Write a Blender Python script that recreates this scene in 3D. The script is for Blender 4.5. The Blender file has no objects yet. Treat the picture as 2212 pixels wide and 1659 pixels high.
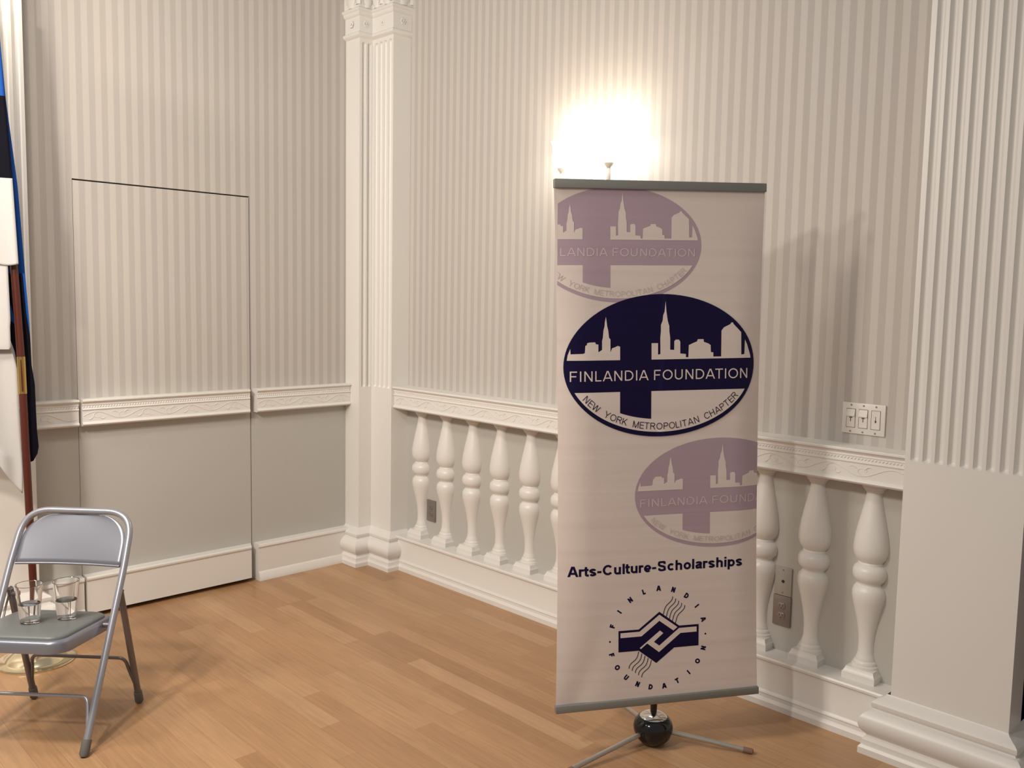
import bpy, bmesh, math, random
from mathutils import Vector, Matrix
random.seed(7)
PI = math.pi
scn = bpy.context.scene
COL = scn.collection

# ------------------------------------------------------------------ camera
W, H = 2212, 1659
cam_d = bpy.data.cameras.new('camera')
cam_d.sensor_fit = 'HORIZONTAL'; cam_d.sensor_width = 36.0
cam_d.lens = 1939.71 / W * 36.0
cam_d.clip_start = 0.05
cam = bpy.data.objects.new('camera', cam_d); COL.objects.link(cam)
yaw, pitch, roll = 0.796157, 0.0929882, 0.0187609
fw = Vector((-math.sin(yaw)*math.cos(pitch), math.cos(yaw)*math.cos(pitch), -math.sin(pitch)))
r0 = Vector((math.cos(yaw), math.sin(yaw), 0)); u0 = r0.cross(fw)
rt = r0*math.cos(roll) + u0*math.sin(roll); up = rt.cross(fw)
Mc = Matrix((rt, up, -fw)).transposed().to_4x4()
Mc.translation = Vector((0, 0, 1.55))
cam.matrix_world = Mc
scn.camera = cam

# ------------------------------------------------------------------ exposure, ambient, lamps
scn.view_settings.view_transform = 'Standard'
scn.view_settings.look = 'None'
scn.view_settings.gamma = 1.0
scn.view_settings.use_curve_mapping = False
scn.view_settings.exposure = -0.10
world = bpy.data.worlds.new('room_ambient'); scn.world = world
world.use_nodes = True
bg = world.node_tree.nodes['Background']
bg.inputs[0].default_value = (1.0, 0.94, 0.88, 1); bg.inputs[1].default_value = 0.34

def lamp(name, loc, power, size, color, target=None):
    d = bpy.data.lights.new(name, 'AREA'); d.shape = 'DISK'; d.size = size
    d.energy = power; d.color = color
    o = bpy.data.objects.new(name, d); COL.objects.link(o); o.location = loc
    if target is not None:
        o.rotation_euler = (Vector(target)-Vector(loc)).to_track_quat('-Z', 'Y').to_euler()
    return o
WARM = (1.0, 0.90, 0.79)
lamp('chandelier_lamp', (-2.68, 0.02, 2.42), 33, 0.17, WARM, (-4.3, 1.5, 0.7))
lamp('ceiling_lamp_middle', (-1.50, -0.80, 3.00), 50, 0.20, WARM, (-4.3, 1.3, 0.5))
lamp('added_fill_left', (-3.40, -1.10, 3.30), 48, 0.45, WARM, (-4.2, 1.9, 0.9))  # added soft fill that brightens the left side, not a known fitting
lamp('added_fill_near_door', (-2.55, 0.55, 3.30), 30, 0.5, WARM, (-4.4, 1.7, 0.5))  # extra fill, added to lift the left wall and nearby floor
# second wall light of the room, left of the frame by the left pilaster
pd = bpy.data.lights.new('left_wall_light', 'POINT'); pd.energy = 8.0; pd.color = (1, .84, .62); pd.shadow_soft_size = 0.07
po = bpy.data.objects.new('left_wall_light', pd); COL.objects.link(po); po.location = (-4.10, 0.95, 2.85)

# ------------------------------------------------------------------ node helpers
def mat(name, color, rough=0.5, metal=0.0, spec=0.5, **kw):
    m = bpy.data.materials.new(name); m.use_nodes = True
    b = m.node_tree.nodes['Principled BSDF']
    b.inputs['Base Color'].default_value = (*color, 1)
    b.inputs['Roughness'].default_value = rough
    b.inputs['Metallic'].default_value = metal
    b.inputs['Specular IOR Level'].default_value = spec
    for k, v in kw.items():
        b.inputs[k].default_value = v
    return m
def nodes(m):
    nt = m.node_tree; return nt, nt.nodes, nt.links, nt.nodes['Principled BSDF']
def math_node(N, L, op, a, b=None, c=None):
    n = N.new('ShaderNodeMath'); n.operation = op
    for i, v in enumerate((a, b, c)):
        if v is None: continue
        if isinstance(v, (int, float)): n.inputs[i].default_value = v
        else: L.new(v, n.inputs[i])
    return n.outputs[0]
def mixcol(N, L, fac, a, b):
    n = N.new('ShaderNodeMix'); n.data_type = 'RGBA'
    if isinstance(fac, (int, float)): n.inputs[0].default_value = fac
    else: L.new(fac, n.inputs[0])
    for i, v in ((6, a), (7, b)):
        if isinstance(v, tuple): n.inputs[i].default_value = (*v, 1)
        else: L.new(v, n.inputs[i])
    return n.outputs[2]
def add_bump(m, scale, strength, dist=0.001, detail=3, stretch=(1, 1, 1)):
    nt, N, L, B = nodes(m)
    tc = N.new('ShaderNodeTexCoord'); mp = N.new('ShaderNodeMapping')
    mp.inputs['Scale'].default_value = stretch
    nz = N.new('ShaderNodeTexNoise'); nz.inputs['Scale'].default_value = scale; nz.inputs['Detail'].default_value = detail
    bp = N.new('ShaderNodeBump'); bp.inputs['Strength'].default_value = strength; bp.inputs['Distance'].default_value = dist
    L.new(tc.outputs['Object'], mp.inputs[0]); L.new(mp.outputs[0], nz.inputs[0])
    L.new(nz.outputs[0], bp.inputs['Height']); L.new(bp.outputs[0], B.inputs['Normal'])

# ------------------------------------------------------------------ materials
WHITE = (0.725, 0.71, 0.68)
m_trim = mat('painted_trim', WHITE, 0.36)
add_bump(m_trim, 60, 0.15, 0.0006)
m_trimrelief = mat('painted_relief', WHITE, 0.5)
add_bump(m_trimrelief, 120, 0.35, 0.001)

def wall_mat(name, axis, period, phase, railz):
    m = mat(name, (0.5, 0.5, 0.5), 0.62, spec=0.3)
    nt, N, L, B = nodes(m)
    tc = N.new('ShaderNodeTexCoord'); sp = N.new('ShaderNodeSeparateXYZ'); L.new(tc.outputs['Object'], sp.inputs[0])
    a = sp.outputs[axis]
    t = math_node(N, L, 'MULTIPLY', math_node(N, L, 'SUBTRACT', a, phase), 2*PI/period)
    c = math_node(N, L, 'COSINE', t)
    s = math_node(N, L, 'MULTIPLY_ADD', c, 3.5, 0.5)
    n = s.node; n.use_clamp = True
    # cloth like weave in the paper
    nz = N.new('ShaderNodeTexNoise'); nz.inputs['Scale'].default_value = 420; nz.inputs['Detail'].default_value = 2
    L.new(tc.outputs['Object'], nz.inputs[0])
    dark = mixcol(N, L, nz.outputs[0], (0.425, 0.395, 0.37), (0.465, 0.435, 0.41))
    light = mixcol(N, L, nz.outputs[0], (0.495, 0.465, 0.43), (0.545, 0.515, 0.48))
    stripes = mixcol(N, L, s, dark, light)
    up_ = math_node(N, L, 'GREATER_THAN', sp.outputs[2], railz)
    L.new(mixcol(N, L, up_, (0.465, 0.455, 0.425), stripes), B.inputs['Base Color'])
    # stripes slightly glossier than the ground
    L.new(math_node(N, L, 'MULTIPLY_ADD', s, -0.15, 0.62), B.inputs['Roughness'])
    return m
m_wallL = wall_mat('striped_wallpaper_left', 1, 0.0557, 1.321, 1.0)
m_wallR = wall_mat('striped_wallpaper_right', 0, 0.0545, -2.487, 1.0)

def floor_mat():
    m = mat('oak_strip_floor', (0.5, 0.3, 0.15), 0.36)
    nt, N, L, B = nodes(m)
    tc = N.new('ShaderNodeTexCoord')
    mp = N.new('ShaderNodeMapping'); mp.inputs['Rotation'].default_value = (0, 0, math.radians(0.8))
    L.new(tc.outputs['Object'], mp.inputs[0])
    br = N.new('ShaderNodeTexBrick')
    br.inputs['Scale'].default_value = 1.0
    br.inputs['Brick Width'].default_value = 0.62; br.inputs['Row Height'].default_value = 0.083
    br.inputs['Mortar Size'].default_value = 0.0006; br.inputs['Mortar Smooth'].default_value = 0.3
    br.offset = 0.37; br.offset_frequency = 2; br.squash = 1.6; br.squash_frequency = 3
    br.inputs['Color1'].default_value = (0, 0, 0, 1); br.inputs['Color2'].default_value = (1, 1, 1, 1)
    br.inputs['Mortar'].default_value = (0.15, 0.15, 0.15, 1)
    L.new(mp.outputs[0], br.inputs[0])
    ramp = N.new('ShaderNodeValToRGB')
    cr = ramp.color_ramp
    cr.elements[0].position = 0.0; cr.elements[0].color = (0.375, 0.205, 0.100, 1)
    cr.elements[1].position = 1.0; cr.elements[1].color = (0.50, 0.305, 0.165, 1)
    for p_, c_ in ((0.3, (0.435, 0.245, 0.122, 1)), (0.62, (0.455, 0.262, 0.132, 1)), (0.88, (0.475, 0.28, 0.145, 1))):
        e = cr.elements.new(p_); e.color = c_
    L.new(br.outputs['Color'], ramp.inputs[0])
    mg = N.new('ShaderNodeMapping'); mg.inputs['Scale'].default_value = (1.6, 26, 1)
    L.new(mp.outputs[0], mg.inputs[0])
    ng = N.new('ShaderNodeTexNoise'); ng.inputs['Scale'].default_value = 3.2; ng.inputs['Detail'].default_value = 6; ng.inputs['Distortion'].default_value = 0.6
    L.new(mg.outputs[0], ng.inputs[0])
    nb = N.new('ShaderNodeTexNoise'); nb.inputs['Scale'].default_value = 1.3; nb.inputs['Detail'].default_value = 2
    mg2 = N.new('ShaderNodeMapping'); mg2.inputs['Scale'].default_value = (1.2, 5, 1); L.new(mp.outputs[0], mg2.inputs[0]); L.new(mg2.outputs[0], nb.inputs[0])
    g = math_node(N, L, 'MULTIPLY_ADD', ng.outputs[0], 0.42, 0.57)
    g2 = math_node(N, L, 'MULTIPLY_ADD', nb.outputs[0], 0.32, 0.99)
    gg = math_node(N, L, 'MULTIPLY', g, g2)
    vm = N.new('ShaderNodeVectorMath'); vm.operation = 'SCALE'
    L.new(ramp.outputs[0], vm.inputs[0]); L.new(gg, vm.inputs['Scale'])
    seam = mixcol(N, L, math_node(N, L, 'MULTIPLY', br.outputs['Fac'], 0.45), vm.outputs[0], (0.12, 0.06, 0.03))
    L.new(seam, B.inputs['Base Color'])
    L.new(math_node(N, L, 'MULTIPLY_ADD', ng.outputs[0], 0.15, 0.30), B.inputs['Roughness'])
    return m
m_floor = floor_mat()
m_dark = mat('dark_gap', (0.02, 0.012, 0.01), 0.9, spec=0.1)
m_chair = mat('grey_enamelled_steel', (0.255, 0.265, 0.31), 0.33, 0.6)
m_tube = mat('highlight_grey_steel_tube', (0.36, 0.37, 0.42), 0.3, 0.6)  # lighter base colour paints the tube highlights onto the chair's steel
m_chairdark = mat('grey_steel_legs', (0.18, 0.165, 0.175), 0.34, 0.55)
m_vinyl = mat('grey_vinyl', (0.135, 0.148, 0.148), 0.4)
add_bump(m_vinyl, 700, 0.2, 0.0003)
m_rubberg = mat('grey_rubber', (0.13, 0.13, 0.12), 0.7)
m_glass = mat('clear_glass', (1, 1, 1), 0.0, 0, 0.5, **{'Transmission Weight': 1.0, 'IOR': 1.48})
m_water = mat('water', (1, 1, 1), 0.0, 0, 0.5, **{'Transmission Weight': 1.0, 'IOR': 1.33})
m_wood = mat('mahogany_pole', (0.075, 0.014, 0.008), 0.3)
m_brass = mat('brass', (0.62, 0.42, 0.14), 0.25, 1.0)
m_palebrass = mat('polished_pale_brass', (0.80, 0.70, 0.48), 0.16, 1.0)
m_cblue = mat('blue_flag_cloth', (0.008, 0.065, 0.30), 0.7, spec=0.15); m_cblack = mat('black_flag_cloth', (0.004, 0.004, 0.008), 0.8, spec=0.08)
m_cwhite = mat('white_flag_cloth', (0.46, 0.45, 0.44), 0.7)
for m_ in (m_cblue, m_cblack, m_cwhite): add_bump(m_, 900, 0.25, 0.0004)
m_fabric = mat('banner_vinyl', (0.71, 0.625, 0.58), 0.5, spec=0.35)
def ripple(m):
    nt, N, L, B = nodes(m)
    tc = N.new('ShaderNodeTexCoord'); mp = N.new('ShaderNodeMapping'); mp.inputs['Scale'].default_value = (0.9, 0.9, 22)
    nz = N.new('ShaderNodeTexNoise'); nz.inputs['Scale'].default_value = 1.0; nz.inputs['Detail'].default_value = 1.5
    bp = N.new('ShaderNodeBump'); bp.inputs['Strength'].default_value = 0.35; bp.inputs['Distance'].default_value = 0.006
    L.new(tc.outputs['Object'], mp.inputs[0]); L.new(mp.outputs[0], nz.inputs[0]); L.new(nz.outputs[0], bp.inputs['Height']); L.new(bp.outputs[0], B.inputs['Normal'])
m_navy = mat('navy_print', (0.006, 0.003, 0.036), 0.5, spec=0.18)
m_mauve = mat('mauve_print', (0.42, 0.315, 0.375), 0.5, spec=0.35)
m_mauvetext = mat('pale_mauve_print', (0.59, 0.495, 0.50), 0.5, spec=0.35)
for m_ in (m_fabric, m_navy, m_mauve, m_mauvetext): ripple(m_)
m_rail = mat('grey_aluminium', (0.235, 0.24, 0.225), 0.45, 0.35)
m_alu = mat('silver_tube', (0.50, 0.49, 0.46), 0.3, 0.8)
m_black = mat('gloss_black_plastic', (0.006, 0.006, 0.008), 0.12)
m_chrome = mat('chrome', (0.75, 0.73, 0.70), 0.12, 1.0)
m_plate = mat('cream_plastic', (0.68, 0.64, 0.60), 0.35)
m_slot = mat('dark_slot', (0.03, 0.025, 0.02), 0.6)
m_steelplate = mat('brushed_steel_plate', (0.26, 0.23, 0.215), 0.4, 0.55)
m_putty = mat('putty_plate', (0.36, 0.34, 0.30), 0.5)
m_darkpanel = mat('dark_brown', (0.05, 0.022, 0.014), 0.5)
m_sconce = mat('white_enamel_metal', (0.70, 0.66, 0.60), 0.35)
m_shade = bpy.data.materials.new('lit_frosted_glass'); m_shade.use_nodes = True
_b = m_shade.node_tree.nodes['Principled BSDF']
_b.inputs['Base Color'].default_value = (1, .95, .85, 1); _b.inputs['Emission Color'].default_value = (1, 0.93, 0.80, 1); _b.inputs['Emission Strength'].default_value = 30

# ------------------------------------------------------------------ mesh helpers
def link(name, bm, m, parent=None, smooth=None, mw=None):
    bmesh.ops.recalc_face_normals(bm, faces=bm.faces)
    me = bpy.data.meshes.new(name); bm.to_mesh(me); bm.free()
    for mm in (m if isinstance(m, (list, tuple)) else [m]): me.materials.append(mm)
    if smooth is not None:
        me.polygons.foreach_set('use_smooth', [True]*len(me.polygons))
        me.set_sharp_from_angle(angle=math.radians(smooth))
    o = bpy.data.objects.new(name, me); COL.objects.link(o)
    if parent: o.parent = parent
    if mw is not None: o.matrix_world = mw
    return o
def thing(name, label, cat, loc=(0, 0, 0), rotz=0, group=None):
    o = bpy.data.objects.new(name, None); COL.objects.link(o); o.empty_display_size = 0.1
    o.location = loc; o.rotation_euler = (0, 0, rotz)
    return tag(o, label, cat, group)
def tag(o, label, cat, group=None):
    o['label'] = label; o['category'] = cat
    if group: o['group'] = group
    return o
def struct(o):
    o['kind'] = 'structure'; return o
def box(bm, x0, x1, y0, y1, z0, z1, M=None, bevel=0):
    b2 = bmesh.new()
    bmesh.ops.create_cube(b2, size=1)
    for v in b2.verts:
        v.co = Vector(((x0+x1)/2+v.co.x*(x1-x0), (y0+y1)/2+v.co.y*(y1-y0), (z0+z1)/2+v.co.z*(z1-z0)))
    if bevel: bmesh.ops.bevel(b2, geom=b2.edges[:], offset=bevel, segments=2, profile=0.5, affect='EDGES')
    merge(bm, b2, M)
def merge(bm, b2, M=None, mi=0):
    mp = {}
    for v in b2.verts: mp[v] = bm.verts.new(M @ v.co if M else v.co)
    for f in b2.faces:
        try: nf = bm.faces.new([mp[v] for v in f.verts]); nf.material_index = mi if mi else f.material_index
        except ValueError: pass
    b2.free()
def sweep(bm, path, prof, cap=True, closed=False):
    """profile (offset to the right of the path, z) run along a plan path with mitred corners"""
    P = [Vector(p) for p in path]; n = len(P); rings = []
    for i in range(n):
        d0 = (P[i]-P[i-1]).normalized() if i > 0 else None
        d1 = (P[i+1]-P[i]).normalized() if i < n-1 else None
        d0 = d0 or d1; d1 = d1 or d0
        n0 = Vector((d0.y, -d0.x)); n1 = Vector((d1.y, -d1.x))
        mt = (n0+n1)/(1+n0.dot(n1))
        rings.append([bm.verts.new((P[i].x+mt.x*o, P[i].y+mt.y*o, z)) for o, z in prof])
    for a, b in zip(rings, rings[1:]):
        for j in range(len(prof)-1): bm.faces.new((a[j], b[j], b[j+1], a[j+1]))
    if cap:
        for r in (rings[0], rings[-1]):
            if len(r) > 2:
                try: bm.faces.new(r)
                except ValueError: pass
def smoothpts(pts, r, seg=8):
    """round the corners of a 3d polyline"""
    P = [Vector(p) for p in pts]; out = [P[0]]
    for i in range(1, len(P)-1):
        a, b, c = P[i-1], P[i], P[i+1]
        rr = min(r[i] if isinstance(r, (list, tuple)) else r, (a-b).length*0.49, (c-b).length*0.49)
        p0 = b+(a-b).normalized()*rr; p1 = b+(c-b).normalized()*rr
        for k in range(seg+1):
            t = k/seg; out.append(p0*(1-t)**2+b*2*t*(1-t)+p1*t*t)
    out.append(P[-1]); return out
def tube(bm, pts, rad, seg=14, cap=True, flat=None):
    P = [Vector(p) for p in pts]; n = len(P)
    T = []
    for i in range(n):
        a = P[max(i-1, 0)]; b = P[min(i+1, n-1)]; T.append((b-a).normalized())
    ref = Vector((0, 0, 1)) if abs(T[0].z) < 0.9 else Vector((1, 0, 0))
    N = (ref-T[0]*ref.dot(T[0])).normalized(); rings = []
    for i in range(n):
        N = (N-T[i]*N.dot(T[i])).normalized(); B = T[i].cross(N)
        r = rad[i] if isinstance(rad, (list, tuple)) else rad
        rings.append([bm.verts.new(P[i]+(N*math.cos(2*PI*k/seg)+B*math.sin(2*PI*k/seg))*r) for k in range(seg)])
    for a, b in zip(rings, rings[1:]):
        for k in range(seg): bm.faces.new((a[k], a[(k+1) % seg], b[(k+1) % seg], b[k]))
    if cap: bm.faces.new(rings[0][::-1]); bm.faces.new(rings[-1])
def lathe(bm, prof, seg=32, c=(0, 0, 0), a0=0, a1=2*PI, cap=True):
    full = abs(a1-a0-2*PI) < 1e-6; k_ = seg if full else seg+1; rings = []
    for r, z in prof:
        if r < 1e-6: rings.append([bm.verts.new((c[0], c[1], c[2]+z))])
        else: rings.append([bm.verts.new((c[0]+r*math.cos(a0+(a1-a0)*k/seg), c[1]+r*math.sin(a0+(a1-a0)*k/seg), c[2]+z)) for k in range(k_)])
    for a, b in zip(rings, rings[1:]):
        for k in range(seg):
            k2 = (k+1) % k_ if full else k+1
            if len(a) == 1 and len(b) == 1: continue
            if len(a) == 1: bm.faces.new((a[0], b[k], b[k2]))
            elif len(b) == 1: bm.faces.new((a[k], a[k2], b[0]))
            else: bm.faces.new((a[k], a[k2], b[k2], b[k]))
    if cap and full:
        for r in (rings[0], rings[-1]):
            if len(r) > 2: bm.faces.new(r)

LX, WY = -4.42, 3.17          # wall planes
ZTOP = 3.70
DY0, DY1, DZ1 = 1.473, 2.360, 2.070   # jib door opening

# ------------------------------------------------------------------ shell
bm = bmesh.new(); box(bm, LX-0.3, 1.6, -1.2, WY+0.3, -0.06, 0.0); struct(link('floor', bm, m_floor))
bm = bmesh.new()
def quad(bm, *pts): bm.faces.new([bm.verts.new(p) for p in pts])
box(bm, LX-0.12, LX, -0.4, DY0, 0, ZTOP); box(bm, LX-0.12, LX, DY1, WY+0.12, 0, ZTOP); box(bm, LX-0.12, LX, DY0, DY1, DZ1, ZTOP)
struct(link('wall_left', bm, m_wallL))
bm = bmesh.new(); box(bm, LX-0.16, LX-0.121, DY0-0.06, DY1+0.06, 0, DZ1+0.06)  # backing added behind the door so ambient light stays out of its gaps
o = link('door_gap_backing', bm, m_dark); struct(o)
bm = bmesh.new(); box(bm, LX, -0.838, WY, WY+0.12, 0, ZTOP); struct(link('wall_right', bm, m_wallR))

def rail_prof(f, frieze=True):
    # f: projection of the frieze board from the wall
    return [(0, .925), (f-.003, .925), (f+.005, .928), (f+.0085, .934), (f+.006, .941), (f, .945), (f, .999), (f+.004, 1.001), (f+.005, 1.004),
            (f+.003, 1.007), (f-.001, 1.009), (f-.001, 1.021), (f+.002, 1.023), (f+.002, 1.026), (f+.001, 1.030), (f+.004, 1.036), (f+.010, 1.040), (f+.014, 1.042),
            (f+.014, 1.048), (f+.011, 1.051), (0, 1.051)]
def beads(bm, p0, p1, nrm, f, z, step=0.0125, r=0.0055):
    p0 = Vector((*p0, 0)); p1 = Vector((*p1, 0)); Ln = (p1-p0).length; n = int(Ln/step)
    d = (p1-p0).normalized(); nrm = Vector((*nrm, 0))
    for i in range(n):
        c = p0+d*((i+.5)*Ln/n)+nrm*(f-.001)+Vector((0, 0, z))
        # twisted rope bead: low elongated dome, slanted
        vs = []
        for k in range(6):
            a = 2*PI*k/6
            q = d*(math.cos(a)*r*0.95+math.sin(a)*r*0.35)+Vector((0, 0, math.sin(a)*r))
            vs.append(bm.verts.new(c+q))
        top = bm.verts.new(c+nrm*0.0042)
        for k in range(6): bm.faces.new((vs[k], vs[(k+1) % 6], top))
def vine(bm, p0, p1, nrm, f, z0, z1, lam=0.23):
    """scrolling leaf relief along the frieze"""
    p0 = Vector((*p0, 0)); p1 = Vector((*p1, 0)); Ln = (p1-p0).length; d = (p1-p0).normalized(); nrm = Vector((*nrm, 0))
    zc = (z0+z1)/2; am = (z1-z0)*0.36
    def P(s, z): return p0+d*s+nrm*(f+.0004)+Vector((0, 0, z))
    n = int(Ln/0.01)
    tube(bm, [P(i*Ln/n, zc+am*math.sin(2*PI*i*Ln/n/lam)) for i in range(n+1)], 0.0017, 5)
    k = 0
    s = lam*0.25
    while s < Ln-lam*0.2:
        sg = 1 if k % 2 == 0 else -1
        # curl inside each wave
        pts = []
        for j in range(15):
            t = j/14; a = PI*0.5*sg + sg*t*PI*1.7; rr = am*(0.95-0.72*t)
            pts.append(P(min(max(s+math.cos(a)*rr*1.7+0.012, .001), Ln-.001), zc - sg*am*0.05+math.sin(a)*rr))
        tube(bm, pts, [0.0017*(1-0.5*j/14) for j in range(15)], 5)
        for q in (-1, 1):
            pts = [P(min(max(s+q*(0.012+0.03*t), .001), Ln-.001), zc-sg*am*(0.2+0.75*math.sin(t*PI*.8))) for t in (0, .25, .5, .75, 1)]
            tube(bm, pts, [.0006, .0022, .0026, .0018, .0005], 5)
        s += lam*0.5; k += 1

PB = [(0, 0), (.066, 0), (.066, .018), (.060, .028), (.058, .040), (.053, .046), (.050, .050), (.050, .178), (.053, .182), (.057, .186), (.057, .196), (.053, .202), (0, .203)]
def bevel_end(bm, y1, k):
    for v in bm.verts:
        if abs(v.co.y-y1) < 1e-5: v.co.y -= k*(v.co.x-LX)
def left_base(y0, y1, name, prof=PB, parent=None, cut=0.0):
    bm = bmesh.new(); sweep(bm, [(LX, y0), (LX, y1)], prof); bevel_end(bm, y1, cut)
    return link(name, bm, m_trim, parent, 35)
struct(left_base(1.245, DY0-.008, 'baseboard_left'))
o = left_base(2.370, 2.96, 'baseboard_left_far'); o.name = 'baseboard_left.001'; struct(o)
def left_rail(y0, y1, name, parent=None, cut=0.0):
    bm = bmesh.new(); sweep(bm, [(LX, y0), (LX, y1)], rail_prof(.048)); bevel_end(bm, y1, cut)
    vine(bm, (LX, y0+.005), (LX, y1-.008-cut*.05), (1, 0), .048, .948, .998)
    beads(bm, (LX, y0), (LX, y1-cut*.05), (1, 0), .048, 1.015)
    return link(name, bm, m_trimrelief, parent, 40)
struct(left_rail(1.245, DY0-.012, 'trim_2'))
struct(left_rail(2.369, 2.962, 'trim_3'))

# jib door papered like the wall, with its own rail and base pieces
door = bpy.data.objects.new('door_1', None); COL.objects.link(door); struct(door)
bm = bmesh.new(); box(bm, LX-0.045, LX, DY0+.0020, DY1-.005, 0.025, DZ1-.007); link('door_panel', bm, m_wallL, door)
left_rail(DY0+.003, DY1-.010, 'door_rail', door, .42)
PD = [(0, .024), (.050, .024), (.050, .180), (.054, .184), (.057, .190), (.056, .197), (.051, .202), (0, .203)]
left_base(DY0+.004, DY1-.009, 'door_base_board', PD, door, .42)

# ------------------------------------------------------------------ pilasters
def fluted_face(bm, o, d, nrm, width, z0, z1, fz0, fz1, flutes, fw_, depth):
    """o: plan start, d: plan direction, nrm: outward; flutes: centre distances"""
    o = Vector((*o, 0)); d = Vector((*d, 0)); nrm = Vector((*nrm, 0))
    xs = [0.0]
    for c in flutes:
        for k in range(9):
            xs.append(c-fw_/2+fw_*k/8)
    xs.append(width)
    r = fw_/2
    zs = [z0, fz0-0.001] + [fz0+r*(1-math.cos(PI/2*k/5)) for k in range(6)] + [(fz0*(1-t)+fz1*t) for t in (.25, .5, .75)] + [fz1-r*(1-math.sin(PI/2*k/5)) for k in range(6)] + [fz1+.001, z1]
    def dep(x, z):
        for c in flutes:
            q = abs(x-c)/r
            if q < 0.9999:
                if z < fz0 or z > fz1: return 0
                a = 1.0
                if z < fz0+r: a = max(0, 1-((fz0+r-z)/r)**2)
                if z > fz1-r: a = max(0, 1-((z-fz1+r)/r)**2)
                v = a-q*q
                return depth*math.sqrt(v) if v > 0 else 0
        return 0
    G = [[bm.verts.new(o+d*x-nrm*dep(x, z)+Vector((0, 0, z))) for x in xs] for z in zs]
    for a, b in zip(G, G[1:]):
        for j in range(len(xs)-1): bm.faces.new((a[j], a[j+1], b[j+1], b[j]))
BASEP = [(0, 0), (.066, 0), (.066, .022), (.060, .030), (.058, .033), (.058, .050), (.052, .056), (.048, .059), (.046, .066), (.048, .071),
         (.056, .078), (.064, .089), (.069, .104), (.0695, .117), (.066, .129), (.058, .140), (.048, .149), (.041, .154), (.035, .156), (.033, .162), (.036, .166),
         (.038, .170), (.038, .182), (.031, .190), (.018, .197), (.005, .206), (0, .213)]
CAPM = [(0, 2.985), (.004, 2.99), (.016, 2.996), (.020, 3.002), (.020, 3.010), (.014, 3.016), (.006, 3.020), (.005, 3.028), (.005, 3.102), (.010, 3.106),
        (.016, 3.112), (.018, 3.124), (.026, 3.130), (.028, 3.138), (.020, 3.146), (.012, 3.150), (.012, 3.22), (.02, 3.30), (.05, 3.40), (.075, 3.43), (.075, 3.47), (0, 3.47)]
def leaves(bm, p0, p1, nrm, n):
    p0 = Vector((*p0, 0)); p1 = Vector((*p1, 0)); d = (p1-p0); nrm = Vector((*nrm, 0))
    w = d.length/n
    for i in range(n):
        c = p0+d*((i+.5)/n); e = d.normalized()
        for tier, (zb, zt, ww, out) in enumerate(((3.148, 3.27, w*0.55, .040), (3.16, 3.37, w*0.4, .06))):
            cc = c + e*(w*0.5*tier)
            G = []
            for k in range(9):
                t = k/8; z = zb+(zt-zb)*(t if t < .85 else .85-(t-.85)*1.2); o_ = .012+out*t**2+(.014*math.sin(PI*min(1, (t-.6)/.4)) if t > .6 else 0)
                hw = ww*0.5*(0.7+0.5*math.sin(PI*t))*(1+.18*math.cos(t*22))*(1 if t < .8 else (1.25-t)/.45)
                G.append([bm.verts.new(cc+e*hw*q+nrm*(o_+.008*(1-q*q))+Vector((0, 0, z))) for q in (-1, -.5, 0, .5, 1)])
            for a, b in zip(G, G[1:]):
                for j in range(4): bm.faces.new((a[j], a[j+1], b[j+1], b[j]))
def rosette(bm, c, nrm, r=.020):
    c = Vector(c); nrm = Vector((*nrm, 0)); e = Vector((-nrm.y, nrm.x, 0)); z = Vector((0, 0, 1))
    for k in range(6):
        a = 2*PI*k/6; cc = c+(e*math.cos(a)+z*math.sin(a))*r*.62
        vs = [bm.verts.new(cc+(e*math.cos(b)+z*math.sin(b))*r*.4) for b in [2*PI*j/8 for j in range(8)]]
        t = bm.verts.new(cc+nrm*.007)
        for j in range(8): bm.faces.new((vs[j], vs[(j+1) % 8], t))
    vs = [bm.verts.new(c+(e*math.cos(b)+z*math.sin(b))*r*.3+nrm*.004) for b in [2*PI*j/8 for j in range(8)]]
    t = bm.verts.new(c+nrm*.011)
    for j in range(8): bm.faces.new((vs[j], vs[(j+1) % 8], t))

XL, YR, XR = -4.285, 3.05, -4.092
def side(bm, a, b, z0, z1): quad(bm, (*a, z0), (*b, z0), (*b, z1), (*a, z1))
cp = thing('corner_pilaster', 'white fluted L-shaped pilaster filling the corner between the two walls, carved capital on top', 'pilaster', (XL, YR, 0))
inv = Matrix.Translation(-Vector((XL, YR, 0)))
def lnk(name, bm, m, parent, smooth, inv=inv):
    bmesh.ops.transform(bm, matrix=inv, verts=bm.verts)
    return link(name, bm, m, parent, smooth)
path_c = [(LX, 2.963), (XL, 2.963), (XL, YR), (XR, YR), (XR, WY)]
bm = bmesh.new()
fluted_face(bm, (XL, 2.963), (0, 1), (1, 0), YR-2.963, .2, 3.0, 1.035, 2.965, [.029, .066], .026, .013)
fluted_face(bm, (XL, YR), (1, 0), (0, -1), XR-XL, .2, 3.0, 1.035, 2.965, [.034, .077, .120, .163], .029, .013)
side(bm, (LX, 2.963), (XL, 2.963), .2, 3.0); side(bm, (XR, YR), (XR, WY), .2, 3.0)
lnk('fluted_shaft', bm, m_trim, cp, 30)
bm = bmesh.new(); sweep(bm, path_c, BASEP, cap=False); lnk('moulded_base', bm, m_trim, cp, 35)
bm = bmesh.new(); sweep(bm, path_c, CAPM, cap=False)
leaves(bm, (LX, 2.963), (XL, 2.963), (0, -1), 1); leaves(bm, (XL, 2.963), (XL, YR), (1, 0), 1); leaves(bm, (XL, YR), (XR, YR), (0, -1), 2); leaves(bm, (XR, YR), (XR, WY), (1, 0), 1)
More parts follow.
